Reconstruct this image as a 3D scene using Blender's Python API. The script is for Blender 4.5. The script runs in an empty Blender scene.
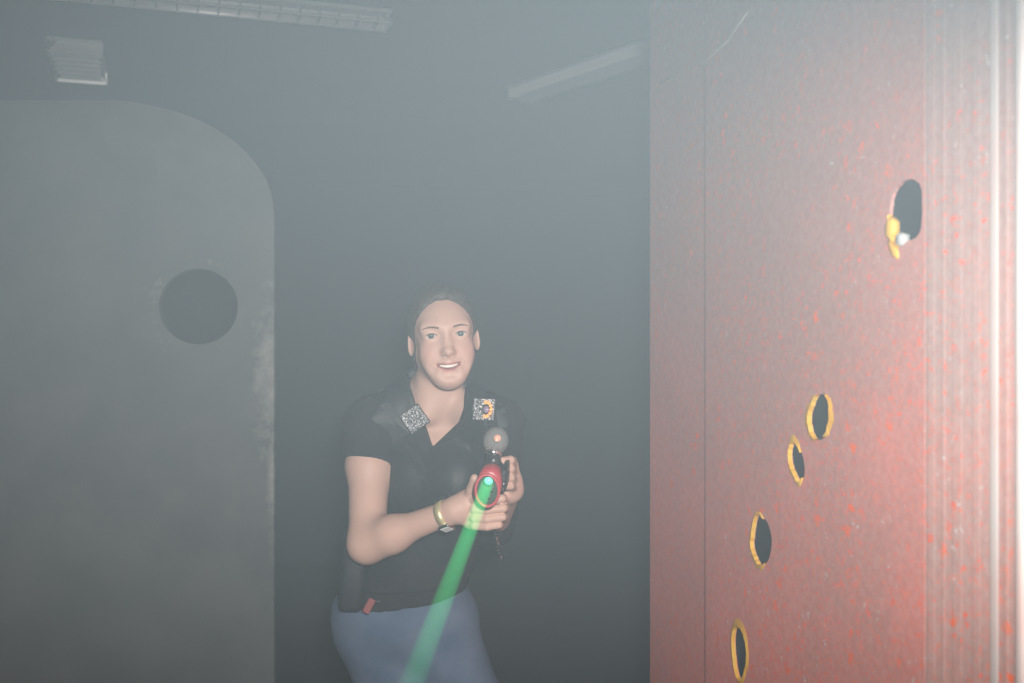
import bpy, bmesh, math, random
import numpy as np
from mathutils import Vector, Matrix
from mathutils.bvhtree import BVHTree
from mathutils.geometry import delaunay_2d_cdt

random.seed(7)
rng = np.random.default_rng(7)
scene = bpy.context.scene
COL = scene.collection

# ------------------------------------------------------------------ camera
CZ = 1.52                      # lens height
F = 1066.0                     # focal length in pixels of the 1024x683 frame
cam_data = bpy.data.cameras.new('camera')
cam_data.sensor_width = 36.0
cam_data.lens = F * 36.0 / 1024.0
cam_data.clip_start = 0.02
cam_data.dof.use_dof = True
cam_data.dof.focus_distance = 2.25
cam_data.dof.aperture_fstop = 3.2
cam = bpy.data.objects.new('camera', cam_data)
COL.objects.link(cam)
cam.location = (0, 0, CZ)
cam.rotation_euler = (math.pi / 2, 0, 0)
scene.camera = cam

# ------------------------------------------------------------------ haze (world volume), flash, exposure
HAZE_DENSITY = 0.056
world = bpy.data.worlds.new('world')
scene.world = world
world.use_nodes = True
wn = world.node_tree.nodes
wl = world.node_tree.links
wn.clear()
wout = wn.new('ShaderNodeOutputWorld')
wbg = wn.new('ShaderNodeBackground')
wbg.inputs['Color'].default_value = (0, 0, 0, 1)
wvs = wn.new('ShaderNodeVolumeScatter')
wvs.inputs['Color'].default_value = (0.72, 0.89, 0.985, 1)
wvs.inputs['Density'].default_value = HAZE_DENSITY
wvs.inputs['Anisotropy'].default_value = 0.0
wl.new(wbg.outputs[0], wout.inputs['Surface'])
wl.new(wvs.outputs[0], wout.inputs['Volume'])

FLASH_POWER = 252.0
fl = bpy.data.lights.new('camera_flash', 'SPOT')
fl.energy = FLASH_POWER
fl.color = (1.0, 0.985, 0.95)
fl.spot_size = math.radians(53.5)
fl.spot_blend = 1.0
fl.shadow_soft_size = 0.03
flash = bpy.data.objects.new('camera_flash', fl)
COL.objects.link(flash)
flash.location = (0.09, -0.03, CZ + 0.135)
flash.rotation_euler = (math.radians(90 - 7.2), 0, math.radians(5))
flash.scale = (2.5, 1, 1)                     # a flash head throws a wide, low beam

scene.view_settings.view_transform = 'Standard'
scene.view_settings.look = 'None'
scene.view_settings.gamma = 1.0
scene.view_settings.use_curve_mapping = False
scene.view_settings.exposure = 0.0
scene.cycles.volume_bounces = 1
scene.cycles.max_bounces = 8
scene.cycles.use_denoising = True


# ------------------------------------------------------------------ helpers
def P(u, v, d):
    """A photo pixel and a distance along the room -> a point."""
    return np.array([(u - 512.0) * d / F, d, CZ - (v - 341.5) * d / F])


def tag(o, label=None, cat=None, group=None, kind=None):
    if label: o['label'] = label
    if cat: o['category'] = cat
    if group: o['group'] = group
    if kind: o['kind'] = kind
    return o


def empty(name, loc=(0, 0, 0)):
    o = bpy.data.objects.new(name, None)
    o.empty_display_size = 0.1
    o.location = loc
    COL.objects.link(o)
    return o


def link(name, me, mat=None, parent=None, smooth=False):
    """Link a mesh given in room coordinates as one object."""
    if mat: me.materials.append(mat)
    if smooth:
        me.polygons.foreach_set('use_smooth', np.ones(len(me.polygons), dtype=bool))
    o = bpy.data.objects.new(name, me)
    COL.objects.link(o)
    if parent is not None:
        o.parent = parent
        o.matrix_parent_inverse = parent_world(parent).inverted()
    return o


def parent_world(p):
    m = Matrix.LocRotScale(p.location, p.rotation_euler, p.scale)
    if p.parent is not None:
        m = parent_world(p.parent) @ p.matrix_parent_inverse @ m
    return m


def bm_obj(name, bm, mat=None, parent=None, smooth=False):
    bmesh.ops.recalc_face_normals(bm, faces=bm.faces)
    me = bpy.data.meshes.new(name)
    bm.to_mesh(me)
    bm.free()
    return link(name, me, mat, parent, smooth)


def add_box(bm, c, size, rot=None, bevel=0.0):
    m = Matrix.Translation(Vector(c))
    if rot is not None: m = m @ rot.to_4x4()
    r = bmesh.ops.create_cube(bm, size=1.0, matrix=m @ Matrix.Diagonal((*size, 1)))
    if bevel > 0:
        es = list({e for v in r['verts'] for e in v.link_edges})
        bmesh.ops.bevel(bm, geom=es, offset=bevel, segments=2, affect='EDGES', profile=0.5)


def frame_from(axis):
    a = Vector(axis).normalized()
    up = Vector((0, 0, 1)) if abs(a.z) < 0.9 else Vector((1, 0, 0))
    s = a.cross(up).normalized()
    return a, s, s.cross(a).normalized()


def add_tube(bm, pts, radii, n=12, cap=True):
    pts = [Vector(p) for p in pts]
    if not hasattr(radii, '__len__'): radii = [radii] * len(pts)
    rings = []
    prev = None
    for i, p in enumerate(pts):
        t = (pts[min(i + 1, len(pts) - 1)] - pts[max(i - 1, 0)]).normalized()
        s = frame_from(t)[1] if prev is None else (prev - t * prev.dot(t)).normalized()
        w = t.cross(s).normalized()
        prev = s
        rings.append([bm.verts.new(p + (s * math.cos(2 * math.pi * k / n) + w * math.sin(2 * math.pi * k / n)) * radii[i]) for k in range(n)])
    for a, b in zip(rings, rings[1:]):
        for k in range(n):
            bm.faces.new((a[k], a[(k + 1) % n], b[(k + 1) % n], b[k]))
    if cap:
        bm.faces.new(rings[0])
        bm.faces.new(rings[-1][::-1])
    return rings


def add_loft(bm, sections, cap=True):
    """sections: list of rings of points (same count)."""
    rings = [[bm.verts.new(Vector(p)) for p in ring] for ring in sections]
    n = len(rings[0])
    for a, b in zip(rings, rings[1:]):
        for k in range(n):
            bm.faces.new((a[k], a[(k + 1) % n], b[(k + 1) % n], b[k]))
    if cap:
        bm.faces.new(rings[0])
        bm.faces.new(rings[-1][::-1])
    return rings


# ------------------------------------------------------------------ materials
def mat(name, color, rough=0.6, metal=0.0, noise=None, ramp=(0.35, 0.7), bump=None, spec=0.5, emit=None, emit_strength=0.0):
    m = bpy.data.materials.new(name)
    m.use_nodes = True
    nt = m.node_tree
    b = nt.nodes['Principled BSDF']
    b.inputs['Base Color'].default_value = (*color, 1)
    b.inputs['Roughness'].default_value = rough
    b.inputs['Metallic'].default_value = metal
    b.inputs['Specular IOR Level'].default_value = spec
    if emit:
        b.inputs['Emission Color'].default_value = (*emit, 1)
        b.inputs['Emission Strength'].default_value = emit_strength
    tc = nt.nodes.new('ShaderNodeTexCoord')
    if noise:
        c2, sc = noise
        n = nt.nodes.new('ShaderNodeTexNoise')
        n.inputs['Scale'].default_value = sc
        n.inputs['Detail'].default_value = 6
        nt.links.new(tc.outputs['Object'], n.inputs['Vector'])
        r = nt.nodes.new('ShaderNodeValToRGB')
        r.color_ramp.elements[0].position = ramp[0]
        r.color_ramp.elements[1].position = ramp[1]
        r.color_ramp.elements[0].color = (*color, 1)
        r.color_ramp.elements[1].color = (*c2, 1)
        nt.links.new(n.outputs['Fac'], r.inputs['Fac'])
        nt.links.new(r.outputs['Color'], b.inputs['Base Color'])
    if bump:
        sc, st, dist = bump
        n = nt.nodes.new('ShaderNodeTexNoise')
        n.inputs['Scale'].default_value = sc
        n.inputs['Detail'].default_value = 4
        nt.links.new(tc.outputs['Object'], n.inputs['Vector'])
        bp = nt.nodes.new('ShaderNodeBump')
        bp.inputs['Strength'].default_value = st
        bp.inputs['Distance'].default_value = dist
        nt.links.new(n.outputs['Fac'], bp.inputs['Height'])
        nt.links.new(bp.outputs['Normal'], b.inputs['Normal'])
    return m


M_WALL = mat('dark_painted_wall', (0.020, 0.028, 0.040), 0.85, noise=((0.032, 0.042, 0.058), 1.5))
M_CEIL = mat('dark_painted_ceiling', (0.020, 0.028, 0.040), 0.9, noise=((0.030, 0.038, 0.050), 2.0))
M_FLOOR = mat('dark_floor', (0.022, 0.027, 0.036), 0.7, noise=((0.038, 0.043, 0.052), 3.0))
M_GREY = mat('grey_panel_paint', (0.095, 0.105, 0.105), 0.6, noise=((0.135, 0.14, 0.135), 5.0), bump=(18, 0.2, 0.004))


def wear(m, spots, colr, scale):
    """rubbed-through paint in ragged patches: (x, z, rx, rz, amount) in the board's plane"""
    nt = m.node_tree
    N, L = nt.nodes, nt.links
    b = N['Principled BSDF']
    src = b.inputs['Base Color'].links[0].from_socket
    tc = N.new('ShaderNodeTexCoord')
    nz = N.new('ShaderNodeTexNoise'); nz.inputs['Scale'].default_value = scale; nz.inputs['Detail'].default_value = 8
    nz.inputs['Roughness'].default_value = .7
    L.new(tc.outputs['Object'], nz.inputs['Vector'])
    total = None
    for x, z, rx, rz, amt, ring in spots:
        mp = N.new('ShaderNodeMapping'); mp.vector_type = 'TEXTURE'
        mp.inputs['Location'].default_value = (x, 0, z); mp.inputs['Scale'].default_value = (rx, 1e6, rz)
        L.new(tc.outputs['Object'], mp.inputs['Vector'])
        ln = N.new('ShaderNodeVectorMath'); ln.operation = 'LENGTH'; L.new(mp.outputs[0], ln.inputs[0])
        mr = N.new('ShaderNodeMapRange'); mr.inputs['From Min'].default_value = 1.0 if not ring else ring
        mr.inputs['From Max'].default_value = 0.0 if not ring else 1.0; mr.inputs['To Max'].default_value = amt
        L.new(ln.outputs['Value'], mr.inputs['Value'])
        if total is None: total = mr.outputs[0]
        else:
            ad = N.new('ShaderNodeMath'); ad.operation = 'MAXIMUM'
            L.new(total, ad.inputs[0]); L.new(mr.outputs[0], ad.inputs[1]); total = ad.outputs[0]
    ml = N.new('ShaderNodeMath'); ml.operation = 'ADD'; L.new(total, ml.inputs[0]); L.new(nz.outputs['Fac'], ml.inputs[1])
    mk = N.new('ShaderNodeMapRange'); mk.inputs['From Min'].default_value = .72; mk.inputs['From Max'].default_value = 1.15
    L.new(ml.outputs[0], mk.inputs['Value'])
    mx = N.new('ShaderNodeMix'); mx.data_type = 'RGBA'
    L.new(mk.outputs[0], mx.inputs['Factor']); L.new(src, mx.inputs[6]); mx.inputs[7].default_value = (*colr, 1)
    L.new(mx.outputs[2], b.inputs['Base Color'])


M_ALU = mat('polished_aluminium', (0.80, 0.82, 0.82), 0.22, 1.0)
M_HOUSING = mat('white_enamel', (0.55, 0.57, 0.56), 0.4)
M_DIFF = mat('frosted_diffuser', (0.95, 0.96, 0.95), 0.35)
M_REFLECT = mat('satin_reflector', (0.95, 0.96, 0.95), 0.42, 0.45)
M_SLAT = mat('grey_slat', (0.22, 0.22, 0.22), 0.5)
M_BLACK = mat('black_plastic', (0.018, 0.018, 0.02), 0.35, bump=(120, 0.2, 0.001))
M_RED = mat('red_plastic', (0.42, 0.04, 0.055), 0.4)
M_SILVER = mat('silver_metal', (0.85, 0.85, 0.83), 0.18, 1.0)
M_YELLOW = mat('yellow_rim_paint', (0.72, 0.36, 0.02), 0.6, noise=((0.78, 0.48, 0.06), 30.0))
M_GREYRIM = mat('bare_grey_rim', (0.45, 0.46, 0.45), 0.6)


def red_wall_mat(name, top, mid, low):
    """Sprayed dusty red paint on grey board with fluorescent orange-red splashes."""
    m = bpy.data.materials.new(name)
    m.use_nodes = True
    nt = m.node_tree
    N, L = nt.nodes, nt.links
    b = N['Principled BSDF']
    b.inputs['Roughness'].default_value = 0.5
    b.inputs['Specular IOR Level'].default_value = 0.3
    tc = N.new('ShaderNodeTexCoord')
    base = N.new('ShaderNodeTexNoise')
    base.inputs['Scale'].default_value = 1.7
    base.inputs['Detail'].default_value = 7
    base.inputs['Roughness'].default_value = 0.62
    L.new(tc.outputs['Object'], base.inputs['Vector'])
    sep = N.new('ShaderNodeSeparateXYZ')
    L.new(tc.outputs['Object'], sep.inputs[0])
    # spray coat thins out upwards; low tone also brightened in place of flash light
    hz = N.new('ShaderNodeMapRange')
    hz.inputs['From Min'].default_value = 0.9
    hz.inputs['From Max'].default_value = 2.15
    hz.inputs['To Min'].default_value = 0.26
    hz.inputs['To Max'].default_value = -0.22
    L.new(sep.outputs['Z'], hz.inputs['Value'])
    add = N.new('ShaderNodeMath'); add.operation = 'ADD'
    L.new(base.outputs['Fac'], add.inputs[0]); L.new(hz.outputs[0], add.inputs[1])
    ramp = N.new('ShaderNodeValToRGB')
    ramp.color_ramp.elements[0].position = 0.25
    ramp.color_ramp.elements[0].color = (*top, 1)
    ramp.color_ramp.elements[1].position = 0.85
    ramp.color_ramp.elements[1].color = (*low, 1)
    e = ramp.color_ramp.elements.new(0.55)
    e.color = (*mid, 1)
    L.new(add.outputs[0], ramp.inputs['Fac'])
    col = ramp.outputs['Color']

    def splash(scale, lo, hi, colr, mask_scale, mask_lo, mask_hi, offs):
        nonlocal col
        mp = N.new('ShaderNodeMapping')
        mp.inputs['Location'].default_value = offs
        L.new(tc.outputs['Object'], mp.inputs['Vector'])
        wob = N.new('ShaderNodeTexNoise'); wob.inputs['Scale'].default_value = scale * 1.5
        L.new(mp.outputs[0], wob.inputs['Vector'])
        mixv = N.new('ShaderNodeMix'); mixv.data_type = 'VECTOR'
        mixv.inputs['Factor'].default_value = 0.035
        L.new(mp.outputs[0], mixv.inputs[4]); L.new(wob.outputs['Color'], mixv.inputs[5])
        v = N.new('ShaderNodeTexVoronoi'); v.inputs['Scale'].default_value = scale
        L.new(mixv.outputs[1], v.inputs['Vector'])
        # dot size varies by cell
        sepc = N.new('ShaderNodeSeparateColor'); L.new(v.outputs['Color'], sepc.inputs[0])
        sz = N.new('ShaderNodeMath'); sz.operation = 'MULTIPLY'
        L.new(sepc.outputs[0], sz.inputs[0]); sz.inputs[1].default_value = hi
        lt = N.new('ShaderNodeMath'); lt.operation = 'SUBTRACT'
        L.new(sz.outputs[0], lt.inputs[0]); L.new(v.outputs['Distance'], lt.inputs[1])
        mr = N.new('ShaderNodeMapRange')
        mr.inputs['From Min'].default_value = lo; mr.inputs['From Max'].default_value = lo + 0.22
        L.new(lt.outputs[0], mr.inputs['Value'])
        mk = N.new('ShaderNodeTexNoise'); mk.inputs['Scale'].default_value = mask_scale
        mk.inputs['Detail'].default_value = 3
        L.new(mp.outputs[0], mk.inputs['Vector'])
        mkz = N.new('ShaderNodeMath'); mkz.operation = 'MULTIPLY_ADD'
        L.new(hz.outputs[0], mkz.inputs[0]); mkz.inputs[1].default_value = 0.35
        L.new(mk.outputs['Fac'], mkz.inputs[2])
        mm = N.new('ShaderNodeMapRange')
        mm.inputs['From Min'].default_value = mask_lo; mm.inputs['From Max'].default_value = mask_hi
        L.new(mkz.outputs[0], mm.inputs['Value'])
        mul = N.new('ShaderNodeMath'); mul.operation = 'MULTIPLY'
        L.new(mr.outputs[0], mul.inputs[0]); L.new(mm.outputs[0], mul.inputs[1])
        mx = N.new('ShaderNodeMix'); mx.data_type = 'RGBA'
        L.new(mul.outputs[0], mx.inputs['Factor'])
        L.new(col, mx.inputs[6]); mx.inputs[7].default_value = (*colr, 1)
        col = mx.outputs[2]

    mot = N.new('ShaderNodeTexNoise'); mot.inputs['Scale'].default_value = 70; mot.inputs['Detail'].default_value = 5
    mot.inputs['Roughness'].default_value = .75
    L.new(tc.outputs['Object'], mot.inputs['Vector'])
    mm_ = N.new('ShaderNodeMapRange'); mm_.inputs['From Min'].default_value = .35; mm_.inputs['From Max'].default_value = .7
    L.new(mot.outputs['Fac'], mm_.inputs['Value'])
    mx_ = N.new('ShaderNodeMix'); mx_.data_type = 'RGBA'; mx_.blend_type = 'MULTIPLY'
    L.new(mm_.outputs[0], mx_.inputs['Factor']); L.new(col, mx_.inputs[6]); mx_.inputs[7].default_value = (.86, .72, .70, 1)
    col = mx_.outputs[2]
    splash(70, 0.02, 0.50, (0.92, 0.17, 0.10), 4.0, 0.36, 0.58, (0, 0, 0))
    splash(40, 0.03, 0.46, (1.00, 0.17, 0.06), 5.0, 0.42, 0.60, (3.1, 1.7, 0.4))
    splash(120, 0.02, 0.52, (0.96, 0.20, 0.11), 3.0, 0.36, 0.58, (1.3, 5.2, 2.2))
    splash(60, 0.16, 0.46, (0.72, 0.74, 0.76), 4.0, 0.46, 0.64, (7.7, 2.9, 5.5))
    L.new(col, b.inputs['Base Color'])
    bp = N.new('ShaderNodeBump'); bp.inputs['Strength'].default_value = 0.15
    bp.inputs['Distance'].default_value = 0.004
    L.new(base.outputs['Fac'], bp.inputs['Height'])
    L.new(bp.outputs['Normal'], b.inputs['Normal'])
    return m


M_SPLASH = red_wall_mat('splashed_red_paint', (.44, .285, .255), (.56, .30, .27), (.88, .31, .265))  # last tone lightened to stand in for weak flash light low down
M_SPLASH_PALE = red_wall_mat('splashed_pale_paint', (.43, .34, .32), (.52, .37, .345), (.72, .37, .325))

# ------------------------------------------------------------------ room shell (turned like the ceiling lights)
CEIL = 2.62
RA = math.radians(19.0)
E1 = np.array([math.cos(RA), math.sin(RA), 0.0])
E2 = np.array([-math.sin(RA), math.cos(RA), 0.0])
RX0, RX1, RY0, RY1 = -4.2, 4.6, -2.2, 7.4


def room_pt(a, b, z):
    return E1 * a + E2 * b + np.array([0, 0, z])


ROT_ROOM = Matrix.Rotation(RA, 3, 'Z')


def slab(name, a0, a1, b0, b1, z0, z1, m):
    bm = bmesh.new()
    add_box(bm, room_pt((a0 + a1) / 2, (b0 + b1) / 2, (z0 + z1) / 2), (a1 - a0, b1 - b0, z1 - z0), ROT_ROOM)
    return tag(bm_obj(name, bm, m), kind='structure')


T = 0.12
tag(slab('floor', RX0 - T, RX1 + T, RY0 - T, RY1 + T, -0.1, 0.0, M_FLOOR), 'dark bare floor of the arena', 'floor')
tag(slab('ceiling', RX0 - T, RX1 + T, RY0 - T, RY1 + T, CEIL, CEIL + 0.1, M_CEIL), 'dark painted ceiling carrying strip lights', 'ceiling')
tag(slab('wall_back', RX0 - T, RX1 + T, RY1, RY1 + T, 0, CEIL, M_WALL), 'dark blue grey wall far behind the person', 'wall')
tag(slab('wall_front', RX0 - T, RX1 + T, RY0 - T, RY0, 0, CEIL, M_WALL), 'dark wall behind the camera', 'wall')
tag(slab('wall_left', RX0 - T, RX0, RY0, RY1, 0, CEIL, M_WALL), 'dark side wall beyond the grey porthole panel', 'wall')
tag(slab('wall_right', RX1, RX1 + T, RY0, RY1, 0, CEIL, M_WALL), 'dark side wall behind the red splashed partition', 'wall')


# ------------------------------------------------------------------ plates with holes
def plate_mesh(outer, holes, to3, thick_vec):
    """Extruded flat plate; outer / holes are 2D loops, to3 maps 2D -> 3D front face."""
    pts, edges = [], []
    loops = [outer] + holes
    ids = []
    for lp in loops:
        s = len(pts)
        pts += [Vector(p) for p in lp]
        edges += [(s + i, s + (i + 1) % len(lp)) for i in range(len(lp))]
        ids.append(list(range(s, s + len(lp))))
    vs, _, fs, _, _, _ = delaunay_2d_cdt(pts, edges, [], 1, 1e-6)

    def inside(p, lp):
        c = False
        j = len(lp) - 1
        for i in range(len(lp)):
            if (lp[i][1] > p[1]) != (lp[j][1] > p[1]) and p[0] < (lp[j][0] - lp[i][0]) * (p[1] - lp[i][1]) / (lp[j][1] - lp[i][1]) + lp[i][0]:
                c = not c
            j = i
        return c
    bm = bmesh.new()
    fr = [bm.verts.new(Vector(to3(v))) for v in vs]
    bk = [bm.verts.new(Vector(to3(v)) + Vector(thick_vec)) for v in vs]
    for f in fs:
        c = sum((vs[i] for i in f), Vector((0, 0))) / len(f)
        if not inside(c, outer) or any(inside(c, h) for h in holes): continue
        bm.faces.new([fr[i] for i in f])
        bm.faces.new([bk[i] for i in reversed(f)])
    bm.verts.ensure_lookup_table()
    for e in list(bm.edges):
        if e.is_boundary and e.verts[0] in set(): pass
    fset = {v: i for i, v in enumerate(fr)}
    for e in [e for e in bm.edges if e.is_boundary and e.verts[0] in fset and e.verts[1] in fset]:
        a, b = fset[e.verts[0]], fset[e.verts[1]]
        bm.faces.new((fr[a], fr[b], bk[b], bk[a]))
    for v in [v for v in bm.verts if not v.link_faces]:
        bm.verts.remove(v)
    return bm


# grey free-standing partition with a rounded shoulder and a porthole
GD = 3.2                                         # its distance
gx = lambda u: (u - 512) * GD / F
gz = lambda v: CZ - (v - 341.5) * GD / F
outer = []
cxp, czp = gx(100), gz(214)
arx, arz = gx(274) - cxp, gz(100) - czp
outer.append((gx(274), 0.0))
for i in range(25):
    a = math.pi / 2 * i / 24
    outer.append((cxp + arx * math.cos(a), czp + arz * math.sin(a)))
outer += [(gx(-190), gz(100)), (gx(-190), 0.0)]
hole = [(gx(198.5) + 0.1185 * math.cos(2 * math.pi * i / 40), gz(306.5) + 0.1135 * math.sin(2 * math.pi * i / 40)) for i in range(40)]
wear(M_GREY, [(gx(270), gz(375), .09, .42, .52, 0), (gx(272), gz(480), .03, .55, .42, 0), (gx(198.5), gz(306.5), .150, .142, .17, 1.5)], (0.36, 0.36, 0.335), 22.0)
panel = empty('porthole_board', (gx(100), GD, 0))
tag(panel, 'tall grey board screen with rounded shoulder and a round porthole', 'screen')
bm = plate_mesh(outer, [hole], lambda p: (p[0], GD, p[1]), (0, 0.03, 0))
bm_obj('board', bm, M_GREY, panel)
# ------------------------------------------------------------------ red splashed partition on the right
WD = 2.6                                         # far end distance
TH = math.radians(12.0)
wdir = np.array([math.sin(TH), -math.cos(TH), 0.0])      # along the boards, towards the lens
wnor = np.array([-math.cos(TH), -math.sin(TH), 0.0])     # facing the open side
w0 = np.array([(650 - 512) * WD / F, WD, 0.0])


def wall_s(u, off=0.0):
    """distance along the partition hit by pixel column u (surface raised by off)"""
    k = (u - 512) / F
    q = w0 + wnor * off
    return (k * q[1] - q[0]) / (wdir[0] - k * wdir[1])


def wall_sz(u, v):
    s = wall_s(u)
    d = w0[1] + wdir[1] * s
    return s, CZ - (v - 341.5) * d / F


def wp(s, z, off=0.0):
    return w0 + wdir * s + wnor * off + np.array([0, 0, z])


part_top = 2.58
red = empty('splashed_screen', tuple(wp(0.9, 0)))
tag(red, 'pinkish red board screen splashed with orange paint and pierced by holes', 'screen')

# holes: pixel outlines (half sizes by eye), ragged
hole_px = [
    [(889, 214), (891, 196), (898, 184), (907, 179), (917, 180), (922, 190), (922, 214), (921, 232), (914, 240), (906, 241), (899, 246), (891, 240)],
    [(808, 420), (812, 404), (817, 394), (826, 393), (831, 402), (831, 420), (828, 433), (822, 440), (815, 440), (811, 432)],
    [(789, 452), (792, 441), (798, 443), (803, 455), (805, 470), (803, 481), (799, 484), (794, 474), (790, 463)],
    [(753, 530), (756, 514), (761, 513), (768, 523), (772, 537), (771, 553), (766, 565), (760, 567), (755, 558), (751, 545)],
    [(733, 650), (733, 632), (737, 624), (744, 630), (748, 646), (748, 663), (744, 679), (739, 682), (735, 668)],
]


def ragged(poly, seed):
    r = random.Random(seed)
    out = []
    for i in range(len(poly)):                      # one corner-cutting pass
        a, b = poly[i], poly[(i + 1) % len(poly)]
        out += [(a[0] * .75 + b[0] * .25, a[1] * .75 + b[1] * .25), (a[0] * .25 + b[0] * .75, a[1] * .25 + b[1] * .75)]
    poly, out = out, []
    for i in range(len(poly)):
        a, b = poly[i], poly[(i + 1) % len(poly)]
        out.append(a)
        out.append(((a[0] + b[0]) / 2 + r.uniform(-0.0015, 0.0015), (a[1] + b[1]) / 2 + r.uniform(-0.0015, 0.0015)))
    return out


holes = [ragged([wall_sz(*p) for p in h], i) for i, h in enumerate(hole_px)]
S_SEAM = wall_s(703.5)
S_END = wall_s(1023) + 0.55
THK = 0.006
S_NEAR = wall_s(924.5)
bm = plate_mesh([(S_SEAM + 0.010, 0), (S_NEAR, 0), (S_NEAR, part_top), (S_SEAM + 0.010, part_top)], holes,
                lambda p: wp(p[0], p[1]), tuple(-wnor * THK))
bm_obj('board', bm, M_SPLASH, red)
S_FAR = wall_s(650, -.014)
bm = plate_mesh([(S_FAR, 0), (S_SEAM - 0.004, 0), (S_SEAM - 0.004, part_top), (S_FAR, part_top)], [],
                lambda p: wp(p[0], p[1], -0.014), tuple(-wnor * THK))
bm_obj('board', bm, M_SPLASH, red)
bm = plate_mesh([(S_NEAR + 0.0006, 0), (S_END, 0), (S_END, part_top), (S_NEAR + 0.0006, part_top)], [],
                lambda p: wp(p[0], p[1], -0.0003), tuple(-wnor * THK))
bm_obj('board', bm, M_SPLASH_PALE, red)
bm = bmesh.new()                                   # post behind the joint
add_box(bm, wp(S_SEAM, part_top / 2, -THK - 0.040), (0.05, 0.05, part_top - 0.01), Matrix.Rotation(TH, 3, 'Z'))
bm_obj('post', bm, M_BLACK, red)


def rim_part(i, widths, m, name, sector=None):
    """torn, painted lip round a hole: ring of varying width, proud of the board"""
    lp = holes[i]
    cx = sum(p[0] for p in lp) / len(lp)
    cz = sum(p[1] for p in lp) / len(lp)
    bm = bmesh.new()
    n = len(lp)
    quads = []
    vin, vmid, vout = [], [], []
    for k, p in enumerate(lp):
        dx, dz = p[0] - cx, p[1] - cz
        l = math.hypot(dx, dz)
        ang = math.degrees(math.atan2(dz, -dx)) % 360    # 0 = away from the lens (left in view), 90 = up
        w = widths(ang) * (0.5 + 0.35 * random.random())
        vin.append(bm.verts.new(Vector(wp(p[0] - dx / l * 0.002, p[1] - dz / l * 0.002, -0.004))))
        vmid.append(bm.verts.new(Vector(wp(p[0] - dx / l * 0.001, p[1] - dz / l * 0.001, 0.004))))
        vout.append(bm.verts.new(Vector(wp(p[0] + dx / l * w, p[1] + dz / l * w, 0.0012))))
        quads.append(w)
    keep = 0
    for k in range(n):
        j = (k + 1) % n
        if quads[k] <= 0.0005 and quads[j] <= 0.0005: continue
        bm.faces.new((vin[k], vin[j], vmid[j], vmid[k]))
        bm.faces.new((vmid[k], vmid[j], vout[j], vout[k]))
        keep += 1
    for v in [v for v in bm.verts if not v.link_faces]: bm.verts.remove(v)
    return bm_obj(name, bm, m, red)


def lobe(*specs):
    """specs: (centre angle, half-width, width)"""
    def f(a):
        w = 0.0
        for c, h, ww in specs:
            d = abs((a - c + 180) % 360 - 180)
            if d < h: w = max(w, ww * math.cos(d / h * math.pi / 2) ** 0.6)
        return w
    return f


rim_part(0, lobe((318, 40, 0.012)), M_YELLOW, 'yellow_rim')
rim_part(1, lobe((0, 75, 0.018), (180, 60, 0.014)), M_YELLOW, 'yellow_rim')
rim_part(2, lobe((80, 40, 0.016), (300, 70, 0.012), (0, 60, 0.006)), M_YELLOW, 'yellow_rim')
rim_part(3, lobe((10, 95, 0.014), (300, 50, 0.016)), M_YELLOW, 'yellow_rim')
rim_part(4, lobe((90, 85, 0.017), (0, 100, 0.015), (180, 80, 0.010), (270, 60, 0.010)), M_YELLOW, 'yellow_rim')


def flap(pxs, m, name, off0=0.002, off1=0.014):
    """a bent splinter / foam scrap at a hole, outline in pixels"""
    pts = [wall_sz(*p) for p in pxs]
    cx = sum(p[0] for p in pts) / len(pts); cz = sum(p[1] for p in pts) / len(pts)
    bm = bmesh.new()
    ring0 = [wp(p[0], p[1], -0.008) for p in pts]
    ring1 = [wp(p[0], p[1], off0) for p in pts]
    ring2 = [wp(cx + (p[0] - cx) * 0.6, cz + (p[1] - cz) * 0.75, off1) for p in pts]
    add_loft(bm, [ring0, ring1, ring2])
    return bm_obj(name, bm, m, red, True)


flap([(886, 232), (887, 222), (891, 216), (895, 222), (895, 233), (892, 239), (888, 239)], M_YELLOW, 'yellow_splinter', .001, .005)
flap([(888, 241), (893, 240), (899, 252), (899, 259), (894, 257), (890, 249)], M_YELLOW, 'yellow_splinter', 0.001, 0.004)
flap([(897, 237), (901, 232), (905, 235), (905, 243), (901, 247), (897, 243)], M_GREYRIM, 'grey_splinter', .001, .005)

# raised vertical ridges along the near end
M_RIDGE = mat('worn_light_ridge', (0.60, 0.55, 0.53), 0.4, noise=((0.62, 0.45, 0.42), 9.0))
for u, wpx, h, light in ((931, 9, .00012, 0), (943, 5, .0001, 0), (957, 12, .00012, 0), (976, 10, .0001, 0),
                         (994, 9, .0008, 1), (1006, 6, .0003, 0), (1021, 10, .005, 1)):
    s0, s1 = wall_s(u - wpx / 2), wall_s(u + wpx / 2)
    bm = bmesh.new()
    prof = [(s0, -.0004), (s0 + (s1 - s0) * .2, h * .8), ((s0 + s1) / 2, h), (s1 - (s1 - s0) * .2, h * .8), (s1, -.0004)]
    secs = [[wp(s, z, o) for s, o in prof] for z in (0.002, part_top)]
    add_loft(bm, secs)
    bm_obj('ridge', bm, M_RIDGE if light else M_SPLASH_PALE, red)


for pxs in ([(655, 83), (672, 74), (690, 66), (704, 62), (716, 52), (729, 40), (738, 26), (748, 12)],):
    bm = bmesh.new()                                # long pale scratches
    add_tube(bm, [wp(*wall_sz(*p), -.013 if p[0] < 704 else .0005) for p in pxs], .0016, 6)
    bm_obj('scratch', bm, M_RIDGE, red, True)

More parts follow.
